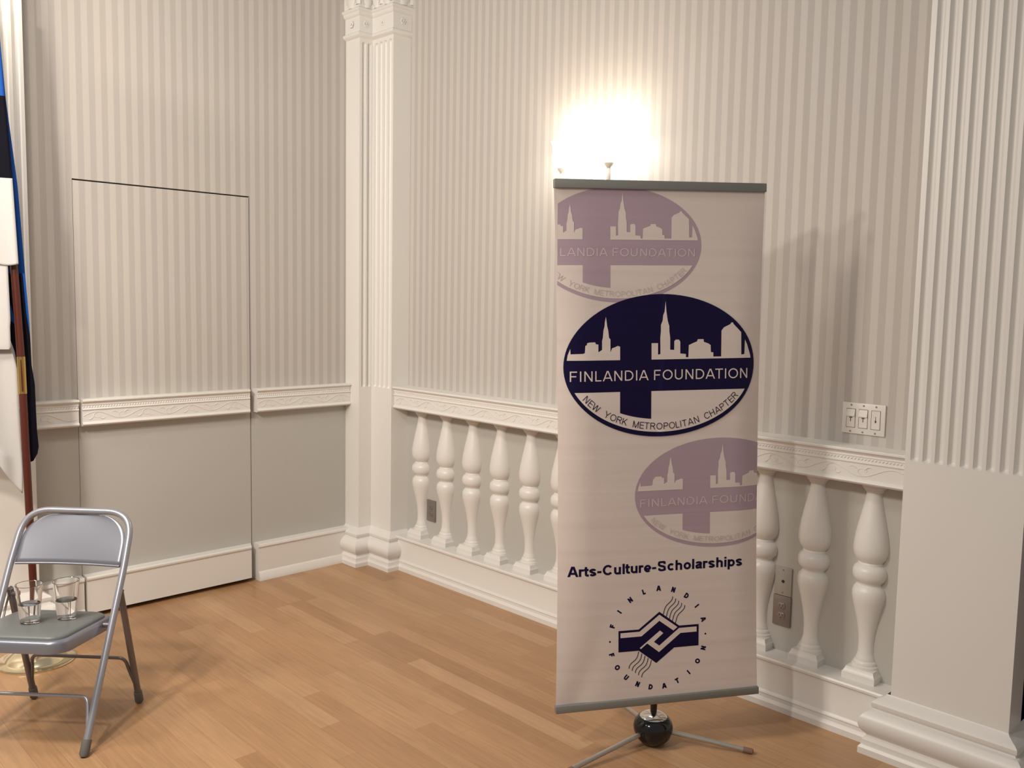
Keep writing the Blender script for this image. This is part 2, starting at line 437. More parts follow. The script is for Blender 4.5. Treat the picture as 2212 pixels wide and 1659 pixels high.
for c_, n_ in ((((LX+XL)/2, 2.952, 3.065), (0, -1)), ((XL+.006, 3.0, 3.065), (1, 0)), (((XL+XR)/2, YR-.006, 3.065), (0, -1)), ((XR+.006, 3.11, 3.065), (1, 0))): rosette(bm, c_, n_)
lnk('carved_capital', bm, m_trimrelief, cp, 40)

BX0, BX1, BYF = -1.212, -.838, 3.05
rp = thing('wide_pilaster', 'wide white fluted pilaster at the right edge, plain panel below the nine flutes', 'pilaster', (BX0, BYF, 0))
inv2 = Matrix.Translation(-Vector((BX0, BYF, 0)))
bm = bmesh.new()
fluted_face(bm, (BX0, BYF), (1, 0), (0, -1), BX1-BX0, .2, 3.5, 1.035, 3.45, [.0315+.0395*k for k in range(9)], .028, .017)
side(bm, (BX1, BYF), (BX1, WY+.12), .2, 3.5); side(bm, (BX0, WY), (BX0, BYF), .2, 3.5); quad(bm, (BX0, BYF, 3.5), (BX1, BYF, 3.5), (BX1, WY, 3.5), (BX0, WY, 3.5))
lnk('fluted_shaft', bm, m_trim, rp, 30, inv2)
bm = bmesh.new(); sweep(bm, [(BX0-.012, WY), (BX0-.012, BYF), (BX1, BYF), (BX1, 3.20), (0.3, 3.20)], BASEP, cap=False); lnk('moulded_base', bm, m_trim, rp, 35, inv2)

lp = thing('left_edge_pilaster', 'white fluted pilaster at the left edge behind the hanging flag, brightly lit at its top', 'pilaster', (XL, 1.0, 0))
inv3 = Matrix.Translation(-Vector((XL, 1.0, 0)))
bm = bmesh.new()
fluted_face(bm, (XL, .83), (0, 1), (1, 0), 1.245-.83, .2, 3.5, 1.035, 3.45, [.0325+.0395*k*1.12 for k in range(9)], .030, .017)
side(bm, (XL, 1.245), (LX, 1.245), .2, 3.5); side(bm, (LX, .83), (XL, .83), .2, 3.5); quad(bm, (LX, .83, 3.5), (XL, .83, 3.5), (XL, 1.245, 3.5), (LX, 1.245, 3.5))
lnk('fluted_shaft', bm, m_trim, lp, 30, inv3)
bm = bmesh.new(); sweep(bm, [(LX, .83), (XL, .83), (XL, 1.245), (LX, 1.245)], BASEP, cap=False); lnk('moulded_base', bm, m_trim, lp, 35, inv3)

# plain dark panel filling the space right of the wide pilaster
bm = bmesh.new(); box(bm, BX1+.002, .32, 3.205, 3.29, .0, 3.0)
struct(link('dark_panel', bm, m_darkpanel))

# ------------------------------------------------------------------ balustrade
bal = thing('balustrade', 'white half-round balustrade along the right wall, behind the banner stand', 'balustrade', ((XR+BX0)/2, WY, 0))
invb = Matrix.Translation(-Vector(((XR+BX0)/2, WY, 0)))
bm = bmesh.new(); sweep(bm, [(XR+.001, WY), (BX0-.001, WY)], rail_prof(.101))
beads(bm, (XR, WY), (BX0, WY), (0, -1), .101, 1.015)
vine(bm, (XR+.02, WY), (BX0-.01, WY), (0, -1), .101, .948, .998)
lnk('top_rail', bm, m_trimrelief, bal, 40, invb)
PR = [(0, 0), (.110, 0), (.110, .022), (.103, .031), (.100, .034), (.099, .046), (.102, .050), (.100, .056), (.096, .060), (.094, .064), (.094, .174), (.098, .177), (.104, .181), (.105, .189), (.101, .195), (0, .195)]
bm = bmesh.new(); sweep(bm, [(XR+.001, WY), (BX0-.001, WY)], PR); lnk('base_plinth', bm, m_trim, bal, 35, invb)
BP = [(.049, .236), (.050, .240), (.048, .246), (.043, .249), (.043, .256), (.040, .261), (.036, .264), (.036, .270), (.032, .280), (.029, .295), (.0285, .33), (.031, .365), (.038, .405),
      (.047, .445), (.056, .480), (.0605, .503), (.060, .520), (.056, .534), (.047, .544), (.043, .547), (.043, .552), (.046, .556), (.050, .560), (.058, .569), (.0615, .579), (.0625, .590), (.0615, .601), (.058, .610), (.050, .618), (.045, .621), (.045, .627),
      (.043, .630), (.048, .636), (.056, .646), (.062, .662), (.0640, .680), (.0628, .702), (.058, .735), (.050, .775), (.041, .815), (.034, .848), (.030, .872), (.029, .886),
      (.033, .888), (.035, .892), (.035, .896), (.040, .898), (.044, .904), (.044, .909), (.050, .911), (.053, .918), (.054, .926)]
bmb = bmesh.new()
lathe(bmb, BP, 40, (0, 0, 0), cap=False)
# square foot with hollowed slopes
hs = [(.061, .194), (.061, .218), (.058, .221), (.054, .228), (.0505, .238)]
prev = None
for s_, z_ in hs:
    r_ = [bmb.verts.new((sx*s_, sy*s_, z_)) for sx, sy in ((-1, -1), (1, -1), (1, 1), (-1, 1))]
    if prev:
        for k in range(4): bmb.faces.new((prev[k], prev[(k+1) % 4], r_[(k+1) % 4], r_[k]))
    prev = r_
bmb.faces.new(prev)
bb = link('baluster', bmb, m_trim, bal, 38)
cx0 = (XR+BX0)/2
for k in range(13):
    o = bb if k == 0 else bb.copy()
    if k: COL.objects.link(o); o.parent = bal
    o.location = (-3.955+.2163*k-cx0, 0.004, 0)

# ------------------------------------------------------------------ switches and outlets on the right wall
def plate_at(name, label, cat, x, z, group=None): return thing(name, label, cat, (x, WY, z), 0, group)
sw = plate_at('switch_plate', 'cream three-gang light switch plate with two rockers and a slider above the balustrade rail', 'light switch', -1.413, 1.146)
bm = bmesh.new(); box(bm, -.0795, .0795, -.0085, 0, -.0565, .0565, bevel=.0025); link('plate', bm, m_plate, sw, 40)
for k, xo in enumerate((-.046, 0, .046)):
    bm = bmesh.new()
    for a in ((-.0172, -.0160, -.0345, .0345), (.0160, .0172, -.0345, .0345), (-.0172, .0172, -.0345, -.0333), (-.0172, .0172, .0333, .0345)):
        box(bm, xo+a[0], xo+a[1], -.0088, -.0080, a[2], a[3])
    link('gap_line', bm, m_slot, sw)
    if k < 2:
        bm = bmesh.new(); b2 = bmesh.new()
        # rocker: top half tipped out
        vs = [b2.verts.new(p) for p in ((xo-.0155, -.0088, .033), (xo+.0155, -.0088, .033), (xo+.0155, -.0088, -.033), (xo-.0155, -.0088, -.033),
                                        (xo-.0155, -.0105, .032), (xo+.0155, -.0105, .032), (xo+.0155, -.0148, .008), (xo-.0155, -.0148, .008), (xo+.0155, -.0095, .004), (xo-.0155, -.0095, .004), (xo+.0155, -.0095, -.032), (xo-.0155, -.0095, -.032))]
        for f in ((4, 5, 6, 7), (7, 6, 8, 9), (9, 8, 10, 11), (0, 1, 5, 4), (3, 2, 10, 11)): b2.faces.new([vs[i] for i in f])
        b2.faces.new([vs[i] for i in (0, 4, 7, 9, 11, 3)]); b2.faces.new([vs[i] for i in (1, 5, 6, 8, 10, 2)])
        merge(bm, b2); rk = link('rocker', bm, m_plate, sw)
        bm = bmesh.new(); box(bm, xo-.0012, xo+.0012, -.0101, -.0094, -.012, .004); box(bm, xo-.006, xo+.006, -.0102, -.0094, .001, .0038); link('pointer_mark', bm, m_slot, rk)
    else:
        bm = bmesh.new(); box(bm, xo-.0155, xo+.0155, -.0098, -.0084, -.033, .033, bevel=.0005); dm = link('dimmer_panel', bm, m_plate, sw)
        bm = bmesh.new(); box(bm, xo-.0008, xo+.0008, -.0103, -.0096, -.010, .013); box(bm, xo-.0026, xo+.0026, -.0106, -.0096, -.008, -.001, bevel=.0004); link('slider', bm, m_slot, dm)
    for zz in (-.048, .048):
        bm = bmesh.new(); lathe(bm, [(0, -.0006), (.0022, -.0006), (.0032, .0), (.0032, .001)], 10); bmesh.ops.rotate(bm, verts=bm.verts, matrix=Matrix.Rotation(-PI/2, 3, 'X')); bmesh.ops.rotate(bm, verts=bm.verts, matrix=Matrix.Rotation(PI, 3, 'Z')); bmesh.ops.translate(bm, verts=bm.verts, vec=(xo, -.0092, zz)); link('screw', bm, m_steelplate, sw)

def outlet(name, label, x, z):
    t = plate_at(name, label, 'power outlet', x, z, None)
    bm = bmesh.new(); box(bm, -.0375, .0375, -.009, 0, -.060, .060, bevel=.002); link('plate', bm, m_steelplate, t, 40)
    for s_ in (-1, 1):
        bm = bmesh.new(); b2 = bmesh.new(); lathe(b2, [(.0165, 0), (.0165, .0022), (.015, .003)], 20)
        for v in b2.verts: v.co.y = max(-.0135, min(.0135, v.co.y))
        merge(bm, b2, Matrix.Translation((0, -.0088, s_*.0195)) @ Matrix.Rotation(PI/2, 4, 'X')); rc = link('socket', bm, m_steelplate, t, 40)
        bm = bmesh.new()
        box(bm, -.0072, -.0052, -.0124, -.0112, s_*.0195+.000, s_*.0195+.0085); box(bm, .0052, .0072, -.0124, -.0112, s_*.0195+.000, s_*.0195+.0085); box(bm, -.002, .002, -.0124, -.0112, s_*.0195-.0085, s_*.0195-.0045)
        link('slot', bm, m_slot, rc)
    return t
outlet('wall_outlet', 'grey steel duplex outlet low on the right wall, under the putty cable plate', -1.697, .358)
outlet('wall_outlet.001', 'grey duplex outlet low on the right wall between the two leftmost balusters', -3.865, .360)
cpl = plate_at('cable_plate', 'putty-coloured blank plate with one cable jack, directly above the grey outlet right of the banner', 'wall plate', -1.697, .4765)
bm = bmesh.new(); box(bm, -.036, .036, -.007, 0, -.0575, .0555, bevel=.002); link('plate', bm, m_putty, cpl, 40)
bm = bmesh.new(); lathe(bm, [(.0055, 0), (.0055, .004), (.004, .006), (.0015, .006), (0, .006)], 14); bmesh.ops.transform(bm, matrix=Matrix.Translation((.001, -.0065, 0)) @ Matrix.Rotation(PI/2, 4, 'X'), verts=bm.verts); link('jack', bm, m_slot, cpl, 40)
for zz in (-.045, .045):
    bm = bmesh.new(); lathe(bm, [(.003, 0), (.003, .0012), (0, .0016)], 10); bmesh.ops.transform(bm, matrix=Matrix.Translation((0, -.0068, zz)) @ Matrix.Rotation(PI/2, 4, 'X'), verts=bm.verts); link('screw', bm, m_steelplate, cpl)

# ------------------------------------------------------------------ wall sconce
sc = thing('wall_sconce', 'glowing two-armed white wall sconce above the top edge of the banner', 'wall lamp', (-2.69, WY, 2.04))
bm = bmesh.new(); lathe(bm, [(0, .030), (.018, .028), (.030, .020), (.048, .014), (.055, .006), (.058, 0)], 28)
bmesh.ops.transform(bm, matrix=Matrix.Rotation(PI/2, 4, 'X'), verts=bm.verts)
for v in bm.verts: v.co.z *= 1.7
link('backplate', bm, m_sconce, sc, 40)
bm = bmesh.new(); lathe(bm, [(.006, 0), (.010, .01), (.008, .02), (.012, .028), (.017, .034), (.012, .044), (.005, .052), (.007, .058), (0, .066)], 16, (0, -.03, .02)); link('finial', bm, m_sconce, sc, 40)
for s_, zz in ((-1, 0.0), (1, 0.0)):
    bm = bmesh.new()
    tube(bm, smoothpts([(0, -.02, 0), (s_*.05, -.07, -.03), (s_*.115, -.10, -.05), (s_*.137, -.11, -.02), (s_*.137, -.11, .05)], .04), .007, 10)
    lathe(bm, [(.007, .03), (.0095, .045), (.0095, .085), (.0075, .088), (.011, .094), (.018, .102), (.022, .112), (.018, .114), (0, .112)], 18, (s_*.137, -.11, 0))
    ar = link('arm', bm, m_sconce, sc, 40)
    bm = bmesh.new(); lathe(bm, [(.012, .112), (.030, .120), (.042, .140), (.045, .165), (.042, .190), (.046, .215), (.054, .228), (.051, .228), (.043, .213), (.039, .190), (.042, .165), (.038, .142), (.027, .124), (.0, .118)], 28, (s_*.137, -.11, 0), cap=False)
    link('lamp_shade', bm, m_shade, ar, 60)

# ------------------------------------------------------------------ banner stand
ba, bb_, bc_ = 1.0029, -0.0163, -0.0231
MB = Matrix.Rotation(ba, 4, 'Z') @ Matrix.Rotation(bb_, 4, 'X') @ Matrix.Rotation(bc_, 4, 'Y')
MB.translation = Vector((-1.7682, 2.4728, 0.1721))
hubc = Vector((-1.812, 2.502, 0))
bs = thing('banner_stand', 'tall printed banner on a black-hubbed tripod stand in front of the balustrade', 'banner stand', hubc)
def blink(name, bm, m, smooth=None, parent=None, M=MB):
    bmesh.ops.transform(bm, matrix=Matrix.Translation(-hubc) @ M, verts=bm.verts)
    return link(name, bm, m, parent or bs, smooth)
HT = 1.7788
def gcurl(v): return math.sin(PI*min(1, max(0, v/1.74)))**0.8
def edgex(v): return -.370+.016*gcurl(v), .367-.005*gcurl(v)
def depth(u, v):
    d = 0.0
    g = gcurl(v)
    if u < -.24: d += .030*g*((-.24-u)/.13)**2
    if u > .26: d += .022*g*((u-.26)/.11)**2
    d += .0022*math.sin(u*9+v*1.3)*g
    # crease by the lower left corner
    d += .006*math.exp(-((u+.30-0.35*(v-.02))/.05)**2)*math.exp(-(v/.22)**2)
    return d
def S(u, v, off=0.0): return Vector((u, depth(u, v)-off, v))
bmf = bmesh.new()
NU, NV = 74, 64
rows = []
for j in range(NV+1):
    v = .018+(1.760-.018)*j/NV; a, b = edgex(v)
    rows.append([bmf.verts.new(S(a+(b-a)*i/NU, v)) for i in range(NU+1)])
for a, b in zip(rows, rows[1:]):
    for i in range(NU): bmf.faces.new((a[i], a[i+1], b[i+1], b[i]))
def cutgrid(b2):
    bmesh.ops.triangulate(b2, faces=b2.faces[:])
    us = [v.co.x for v in b2.verts]; vs = [v.co.z for v in b2.verts]
    u = -.36
    while u < .37:
        if min(us) < u < max(us): bmesh.ops.bisect_plane(b2, geom=b2.verts[:]+b2.edges[:]+b2.faces[:], plane_co=(u, 0, 0), plane_no=(1, 0, 0))
        u += .02
    v = .04
    while v < 1.78:
        if min(vs) < v < max(vs): bmesh.ops.bisect_plane(b2, geom=b2.verts[:]+b2.edges[:]+b2.faces[:], plane_co=(0, 0, v), plane_no=(0, 0, 1))
        v += .04
def printed(b2, mi, layer, clip=None, vclip=None):
    geom = lambda: b2.verts[:]+b2.edges[:]+b2.faces[:]
    lo, hi = clip or (-.357, .362)
    bmesh.ops.bisect_plane(b2, geom=geom(), plane_co=(lo, 0, 0), plane_no=(-1, 0, 0), clear_outer=True)
    bmesh.ops.bisect_plane(b2, geom=geom(), plane_co=(hi, 0, 0), plane_no=(1, 0, 0), clear_outer=True)
    bmesh.ops.bisect_plane(b2, geom=geom(), plane_co=(0, 0, vclip or 1.752), plane_no=(0, 0, 1), clear_outer=True)
    if not b2.faces: b2.free(); return
    cutgrid(b2)
    for v in b2.verts: v.co = S(v.co.x, v.co.z, .00045*layer)
    for f in b2.faces: f.material_index = mi
    merge(bmf, b2)
def poly(pts, mi, layer, T=None, **k):
    b2 = bmesh.new()
    b2.faces.new([b2.verts.new((T(*p)[0] if T else p[0], 0, T(*p)[1] if T else p[1])) for p in pts])
    printed(b2, mi, layer, **k)
# plain grotesque lettering drawn with strokes; cap height 1
def crv(P, n=6):
    P = [Vector(p) for p in P]; Q = []
    for i in range(len(P)-1):
        p0 = P[max(i-1, 0)]; p1 = P[i]; p2 = P[i+1]; p3 = P[min(i+2, len(P)-1)]
        for k in range(n):
            t = k/n; Q.append(0.5*((2*p1)+(-p0+p2)*t+(2*p0-5*p1+4*p2-p3)*t*t+(-p0+3*p1-3*p2+p3)*t**3))
    Q.append(P[-1]); return [tuple(q) for q in Q]
def ell(cx_, cy_, rx, ry, a0, a1, n=14):
    return [(cx_+rx*math.cos(math.radians(a0+(a1-a0)*k/n)), cy_+ry*math.sin(math.radians(a0+(a1-a0)*k/n))) for k in range(n+1)]
def glyph(ch, w):
    h = w/2; X = .725; v = lambda x, a=0, b=1: [(x, a), (x, b)]
    if ch == 'F': return .62, [v(h), [(0, 1-h), (.62, 1-h)], [(0, .50), (.55, .50)]]
    if ch == 'E': return .66, [v(h), [(0, 1-h), (.64, 1-h)], [(0, .52), (.61, .52)], [(0, h), (.66, h)]]
    if ch == 'I': return w, [v(h)]
    if ch == 'L': return .56, [v(h), [(0, h), (.56, h)]]
    if ch == 'H': return .74, [v(h), v(.74-h), [(0, .52), (.74, .52)]]
    if ch == 'T': return .74, [v(.37), [(0, 1-h), (.74, 1-h)]]
    if ch == 'N': return .74, [v(h), v(.74-h), [(h*.9-.12, 1.19), (.74-h*.9+.12, -.19)]]
    if ch == 'M': return .90, [v(h), v(.90-h), [(h*.8-.066, 1.19), (.45+.066, -.19)], [(.90-h*.8+.066, 1.19), (.45-.066, -.19)]]
    if ch == 'A': return .90, [[(h-.07, -.19), (.45-h*.35+.07, 1.19)], [(.90-h+.07, -.19), (.45+h*.35-.07, 1.19)], [(.22, .29+h*.2), (.68, .29+h*.2)]]
    if ch == 'W': return 1.20, [[(h*.9-.05, 1.19), (.33+.05, -.19)], [(.60+.05, 1.19), (.33-.05, -.19)], [(.60-.05, 1.19), (.87+.05, -.19)], [(1.20-h*.9+.05, 1.19), (.87-.05, -.19)]]
    if ch == 'Y': return .86, [[(h*.8-.12, 1.19), (.43, .40)], [(.86-h*.8+.12, 1.19), (.43, .40)], v(.43, 0, .44)]
    if ch == 'K': return .78, [v(h), [(h, .30), (.62+.19, 1.19)], [(.27, .56), (.78-h*1.1+.14, -.19)]]
    if ch == 'O': return .94, [ell(.47, .5, .47-h, .5-h, 0, 360, 36)+[(.94-h, .5+.02)]]
    if ch == 'C': return .86, [ell(.46, .5, .46-h, .5-h, 38, 322, 26)]
    if ch == 'D': return .80, [v(h), [(0, 1-h)]+ell(.32, .5, .48-h, .5-h, 90, -90, 18)+[(0, h)]]
    if ch == 'U': return .74, [[(h, 1)]+ell(.37, .34, .37-h, .34-h, 180, 360, 14)+[(.74-h, 1)]]
    if ch == 'P': return .72, [v(h), [(0, 1-h)]+ell(.42, .72, .30-h, .28-h, 90, -90, 12)+[(0, .44+h)]]
    if ch == 'R': return .80, [v(h), [(0, 1-h)]+ell(.46, .735, .30-h, .265-h, 90, -90, 12)+[(0, .47+h)], [(.40, .50), (.54, .36), (.80-h*1.1+.10, -.16)]]
    if ch == 'S': return .78, [crv([(.04+h, .31), (.14+h*.5, .15), (.40, h), (.65, .15), (.74-h, .29), (.62, .43), (.39, .50), (.16, .60), (.03+h, .74), (.15+h*.2, .88), (.38, 1-h), (.62, .88), (.73-h, .70)])]
    if ch == '-': return .38, [[(0, .36), (.38, .36)]]
    if ch == 'i': return w, [v(h, 0, X), v(h, 1-w*.9, 1)]
    if ch == 'l': return w, [v(h)]
    if ch == 'r': return .43, [v(h, 0, X), crv([(h, .40), (h+.03, .55), (.20, X-h*1.05), (.43, X-h*1.15)])]
    if ch == 't': return .42, [[(.17, .93), (.17, .25)]+ell(.32, .20, .15, .20-h, 180, 275, 6)+[(.42, h*1.05)], [(0, X-h*.8), (.40, X-h*.8)]]
    if ch == 'u': return .62, [[(h, X)]+ell(.31, .27, .31-h, .27-h, 180, 350, 12), v(.62-h, 0, X)]
    if ch == 'h': return .62, [v(h), ell(.31, X-.27, .31-h, .27-h, 170, 0, 12)+[(.62-h, 0)]]
    if ch == 'o': return .68, [ell(.34, X/2, .34-h, X/2-h, 0, 360, 28)+[(.68-h, X/2+.02)]]
    if ch == 'c': return .62, [ell(.34, X/2, .34-h, X/2-h, 42, 318, 20)]
    if ch == 'e': return .66, [ell(.34, X/2, .33-h, X/2-h, 325, 0, 0) if 0 else [(.66-h, X/2-.03)]+ell(.33, X/2, .33-h, X/2-h, 5, 318, 22), [(h, X/2-.03), (.66-h*.7, X/2-.03)]]
    if ch == 's': return .60, [crv([(.03+h*.8, .21), (.15+h*.3, h*1.15), (.32, h*.95), (.52-h*.2, .16), (.50-h*.3, .27), (.30, .36), (.11, .47), (.08+h*.3, .57), (.28, X-h*.95), (.46-h*.1, X-h*1.2), (.56-h*.7, .52)])]
    if ch == 'a': return .64, [crv([(.04+h*.8, .52), (.14+h*.2, X-h*1.2), (.32, X-h*.95), (.52-h*.2, .58), (.56-h*.6, .45), (.56-h*.6, .10), (.60, 0)]), crv([(.55-h*.4, .43), (.32, .38), (.12, .30), (.04+h*.8, .19), (.16, h*1.0), (.36, h*1.3), (.54-h*.4, .24)])]
    if ch == 'p': return .68, [v(h, -.28, X), ell(.35, X/2, .33-h, X/2-h, 0, 360, 28)+[(.68-h, X/2+.02)]]
    return .4, []
def stroke_mesh(b2, pts, w, dx):
    P = [Vector(p) for p in pts]; P = [p for i, p in enumerate(P) if i == 0 or (p-P[i-1]).length > 1e-4]
    L_, R_ = [], []
    for i, p in enumerate(P):
        d0 = (p-P[i-1]).normalized() if i else None; d1 = (P[i+1]-p).normalized() if i < len(P)-1 else None
        d0 = d0 or d1; d1 = d1 or d0
        n0 = Vector((-d0.y, d0.x)); n1 = Vector((-d1.y, d1.x)); m = (n0+n1)/max(.4, 1+n0.dot(n1))
        L_.append(b2.verts.new((p.x+dx+m.x*w/2, p.y+m.y*w/2, 0))); R_.append(b2.verts.new((p.x+dx-m.x*w/2, p.y-m.y*w/2, 0)))
    for i in range(len(P)-1): b2.faces.new((L_[i], L_[i+1], R_[i+1], R_[i]))
ADV = dict(F=.853, I=.388, N=1.008, L=.777, A=.95, D=1.008, O=1.087, U=1.008, T=.853, E=.93, W=1.318, Y=.93, K=.93, R=1.008, M=1.163, P=.93, C=1.008, H=1.008, S=.95,
           r=.543, t=.475, s=.777, u=.853, l=.388, e=.80, h=.853, o=.853, a=.80, i=.388, p=.853, c=.777)
ADV['-'] = .465
for _k in 'rtsuleohaipc': ADV[_k] -= .07
def text_mesh(s, w=.13):
    out = bmesh.new(); x = 0
    for n_, ch in enumerate(s):
        if ch == ' ': x += .37; continue
        b2 = bmesh.new(); wd, st = glyph(ch, w); off = (ADV[ch]-wd)/2
        for pts in st: stroke_mesh(b2, pts, w, x+off)
        g = lambda: b2.verts[:]+b2.edges[:]+b2.faces[:]
        bmesh.ops.bisect_plane(b2, geom=g(), plane_co=(0, 1, 0), plane_no=(0, 1, 0), clear_outer=True)
        bmesh.ops.bisect_plane(b2, geom=g(), plane_co=(0, -.28 if ch == 'p' else 0, 0), plane_no=(0, -1, 0), clear_outer=True)
        merge(out, b2)
        x += ADV[ch]-(.06 if s[n_:n_+2] in ('AT', 'TA') else 0)
    return out
def text_fit(s, x0, x1, zb, cap, mi, layer, w=.13, T=None, **k):
    b2 = text_mesh(s, w)
    xs = [v.co.x for v in b2.verts]; a, b = min(xs), max(xs)
    for v in b2.verts:
        x = x0+(v.co.x-a)/(b-a)*(x1-x0); z = zb+v.co.y*cap
        if T: x, z = T(x, z)
        v.co = Vector((x, 0, z))
    printed(b2, mi, layer, **k)
CY = 1.1695; RX, RY = .3375, .239; RXI, RYI = .3265, .2235
SLp = [(-326.7,1191.2),(-323.9,1208.7),(-315.6,1229.8),(-314.6,1212.2),(-274.3,1213.2),(-267.7,1215.7),(-266,1239.7),(-260.5,1242.2),(-260.5,1247.6),(-253.8,1250.1),(-232.8,1250.9),(-230,1244.4),(-221.6,1243.3),(-221.6,1217.6),(-213.3,1222.8),(-208.8,1225.4),(-208.8,1254.8),(-206.1,1265.5),(-203.9,1290.1),(-200.3,1302.7),(-199.3,1316),(-195.6,1334.3),(-192.7,1316),(-191.1,1302.6),(-187.4,1288.5),(-184.7,1265.2),(-179.8,1259.8),(-179.7,1216.9),(-174.2,1230.2),(-163,1233.8),(-154.5,1238),(-146.1,1235.2),(-146,1190.5)]
SRp = [(-35.4,1190.3),(-35.7,1245.2),(-12.8,1245),(-12.6,1206),(-4,1208.6),(-5.0,1262.8),(-3.0,1284.4),(-2.9,1306),(2.7,1319.4),(4.9,1338.3),(9.4,1349),(13.1,1385),(16.2,1349),(21.1,1318.6),(26.4,1302.3),(27,1284),(30.1,1262.3),(30.4,1222.3),(44.7,1221.4),(44.8,1251.3),(50.3,1256.0),(61.9,1255.6),(66.1,1248.2),(66.3,1209),(86.6,1207),(86.7,1196.1),(95.4,1196),(96.6,1237),(108.4,1242.2),(125.8,1249),(128.6,1256.4),(149.1,1256.4),(150.3,1247),(166.8,1241.3),(174.9,1235.7),(175.9,1212),(184.8,1210.9),(184.9,1196.8),(213.2,1196.6),(213.3,1284.6),(222,1295.4),(245.5,1306.2),(248.4,1311.6),(254.3,1311.6),(257.3,1306),(285.5,1278.2),(287.0,1202),(298.7,1203.4),(300.3,1253.2),(308.9,1236.5),(321,1203),(323.5,1190.5)]
def logo(T, fg, bg_, txt, arc, L0, **k):
    Tm = (lambda x, z: T(x, z))
    n = 96
    poly([(RX*math.cos(2*PI*i/n), CY+RY*math.sin(2*PI*i/n)) for i in range(n)], fg, L0, Tm, **k)
    poly([(x/1000, z/1000) for x, z in SLp], bg_, L0+1, Tm, **k); poly([(x/1000, z/1000) for x, z in SRp], bg_, L0+1, Tm, **k)
    zb = 1.0845; a0 = math.asin((CY-zb)/RYI)
    pts = [(-RXI*math.cos(a0+(PI-2*a0)*i/60), CY-RYI*math.sin(a0+(PI-2*a0)*i/60)) for i in range(61)]
    poly(pts, bg_, L0+1, Tm, **k)
    rx, ry = .294, .1795
    xs = [-.146+.110*i/8 for i in range(9)]
    poly([(-.036, 1.086), (-.146, 1.086)]+[(x, CY-ry*math.sqrt(1-(x/rx)**2)) for x in xs], fg, L0+2, Tm, **k)
    text_fit('FINLANDIA FOUNDATION', -.317, .312, 1.1215, .034, txt, L0+1, .115, Tm, **k)
    # lettering along the lower rim
    s = 'NEW YORK METROPOLITAN CHAPTER'
    ex, ez = .320, .2155
    adv = []; sc_ = .0225
    for ch in s:
        if ch == ' ': adv.append((None, .0135)); continue
        b2 = text_mesh(ch, .105); xs_ = [v.co.x for v in b2.verts]; adv.append((b2, (max(xs_)-min(xs_))*sc_))
    # arc table
    tab = [(0, -.2765)]; x = -.2765; acc = 0
    f = lambda x: CY-ez*math.sqrt(1-(x/ex)**2)
    while x < .2775:
        x2 = x+.002; acc += math.hypot(.002, f(x2)-f(x)); x = x2; tab.append((acc, x))
    total = sum(a for _, a in adv); gap = (acc-total)/(len(s)-1); pos = 0
    for ch, (b2, wd) in zip(s, adv):
        if b2:
            m_ = pos+wd/2; xx = next(x for a, x in tab if a >= min(m_, acc-.001))
            sl = math.atan2(f(xx+.001)-f(xx-.001), .002)
            xa = min(v.co.x for v in b2.verts); xb = max(v.co.x for v in b2.verts)
            for v in b2.verts:
                lx = (v.co.x-(xa+xb)/2)*sc_; lz = v.co.y*sc_
                v.co = Vector((*[c for c in Tm(xx+lx*math.cos(sl)-lz*math.sin(sl), f(xx)+lx*math.sin(sl)+lz*math.cos(sl))], 0))
                v.co = Vector((v.co.x, 0, v.co.y))
            printed(b2, arc, L0+3, **k)
        pos += wd+gap
def TF(cx_, cy_, sx, sy): return lambda x, z: (cx_+x*sx, cy_+(z-CY)*sy)
# material slots on the sheet: 0 vinyl, 1 navy, 2 mauve, 3 pale mauve
logo(TF(-.1497, 1.570, .853, .787), 2, 0, 3, 3, 1)
logo(TF(.212, .7283, .90, .795), 2, 0, 3, 3, 1)
logo(TF(0, CY, 1, 1), 1, 0, 0, 1, 5)
text_fit('Arts-Culture-Scholarships', -.326, .303, .4645, .0355, 1, 1, .205)
mm = lambda l: [(x/1000, z/1000) for x, z in l]
poly(mm([(-149,267.3),(-76.4,267),(-1.9,323.2),(71.2,268.7),(143,268.5),(143,192.7),(53.2,192.6),(-12.1,143.3),(-76,192.5),(-149,192.8)]), 1, 1)
poly(mm([(-142,259.3),(-73.5,259.3),(-1.8,313.1),(64.5,264.4),(49.9,253.3),(-1.7,291.6),(-66.4,242.3),(-142,242.3)]), 0, 2)
poly(mm([(70.5,260.5),(135.4,260.6),(135.4,242.5),(75.8,242.3),(-2.4,181.3),(-45.7,215.6),(-68.2,197.6),(-72.7,201.6),(0.6,257.3),(12.9,247.2),(-21.1,219.2),(-1.7,204.2)]), 0, 2)
def ribbon(pts, w):
    P = [Vector(p) for p in pts]; out = []
    # smooth by Catmull-Rom
    Q = []
    for i in range(len(P)-1):
        p0 = P[max(i-1, 0)]; p1 = P[i]; p2 = P[i+1]; p3 = P[min(i+2, len(P)-1)]
        for k in range(4):
            t = k/4; Q.append(0.5*((2*p1)+(-p0+p2)*t+(2*p0-5*p1+4*p2-p3)*t*t+(-p0+3*p1-3*p2+p3)*t**3))
    Q.append(P[-1]); Lf, Rf = [], []
    for i, p in enumerate(Q):
        d = (Q[min(i+1, len(Q)-1)]-Q[max(i-1, 0)]).normalized(); n_ = Vector((-d.y, d.x))
        Lf.append(p+n_*w/2); Rf.append(p-n_*w/2)
    for i in range(len(Q)-1):
        poly([tuple(Lf[i]), tuple(Lf[i+1]), tuple(Rf[i+1]), tuple(Rf[i])], 1, 1)
W1 = mm([(12.4,312),(17.5,330.8),(24.5,343.5),(37.5,354.5),(44.8,363.5),(46.7,373.5)]); W2 = mm([(-76,190),(-80.6,172),(-88.5,160.8),(-100.2,152.1),(-108.2,143.5),(-111,132.3)])
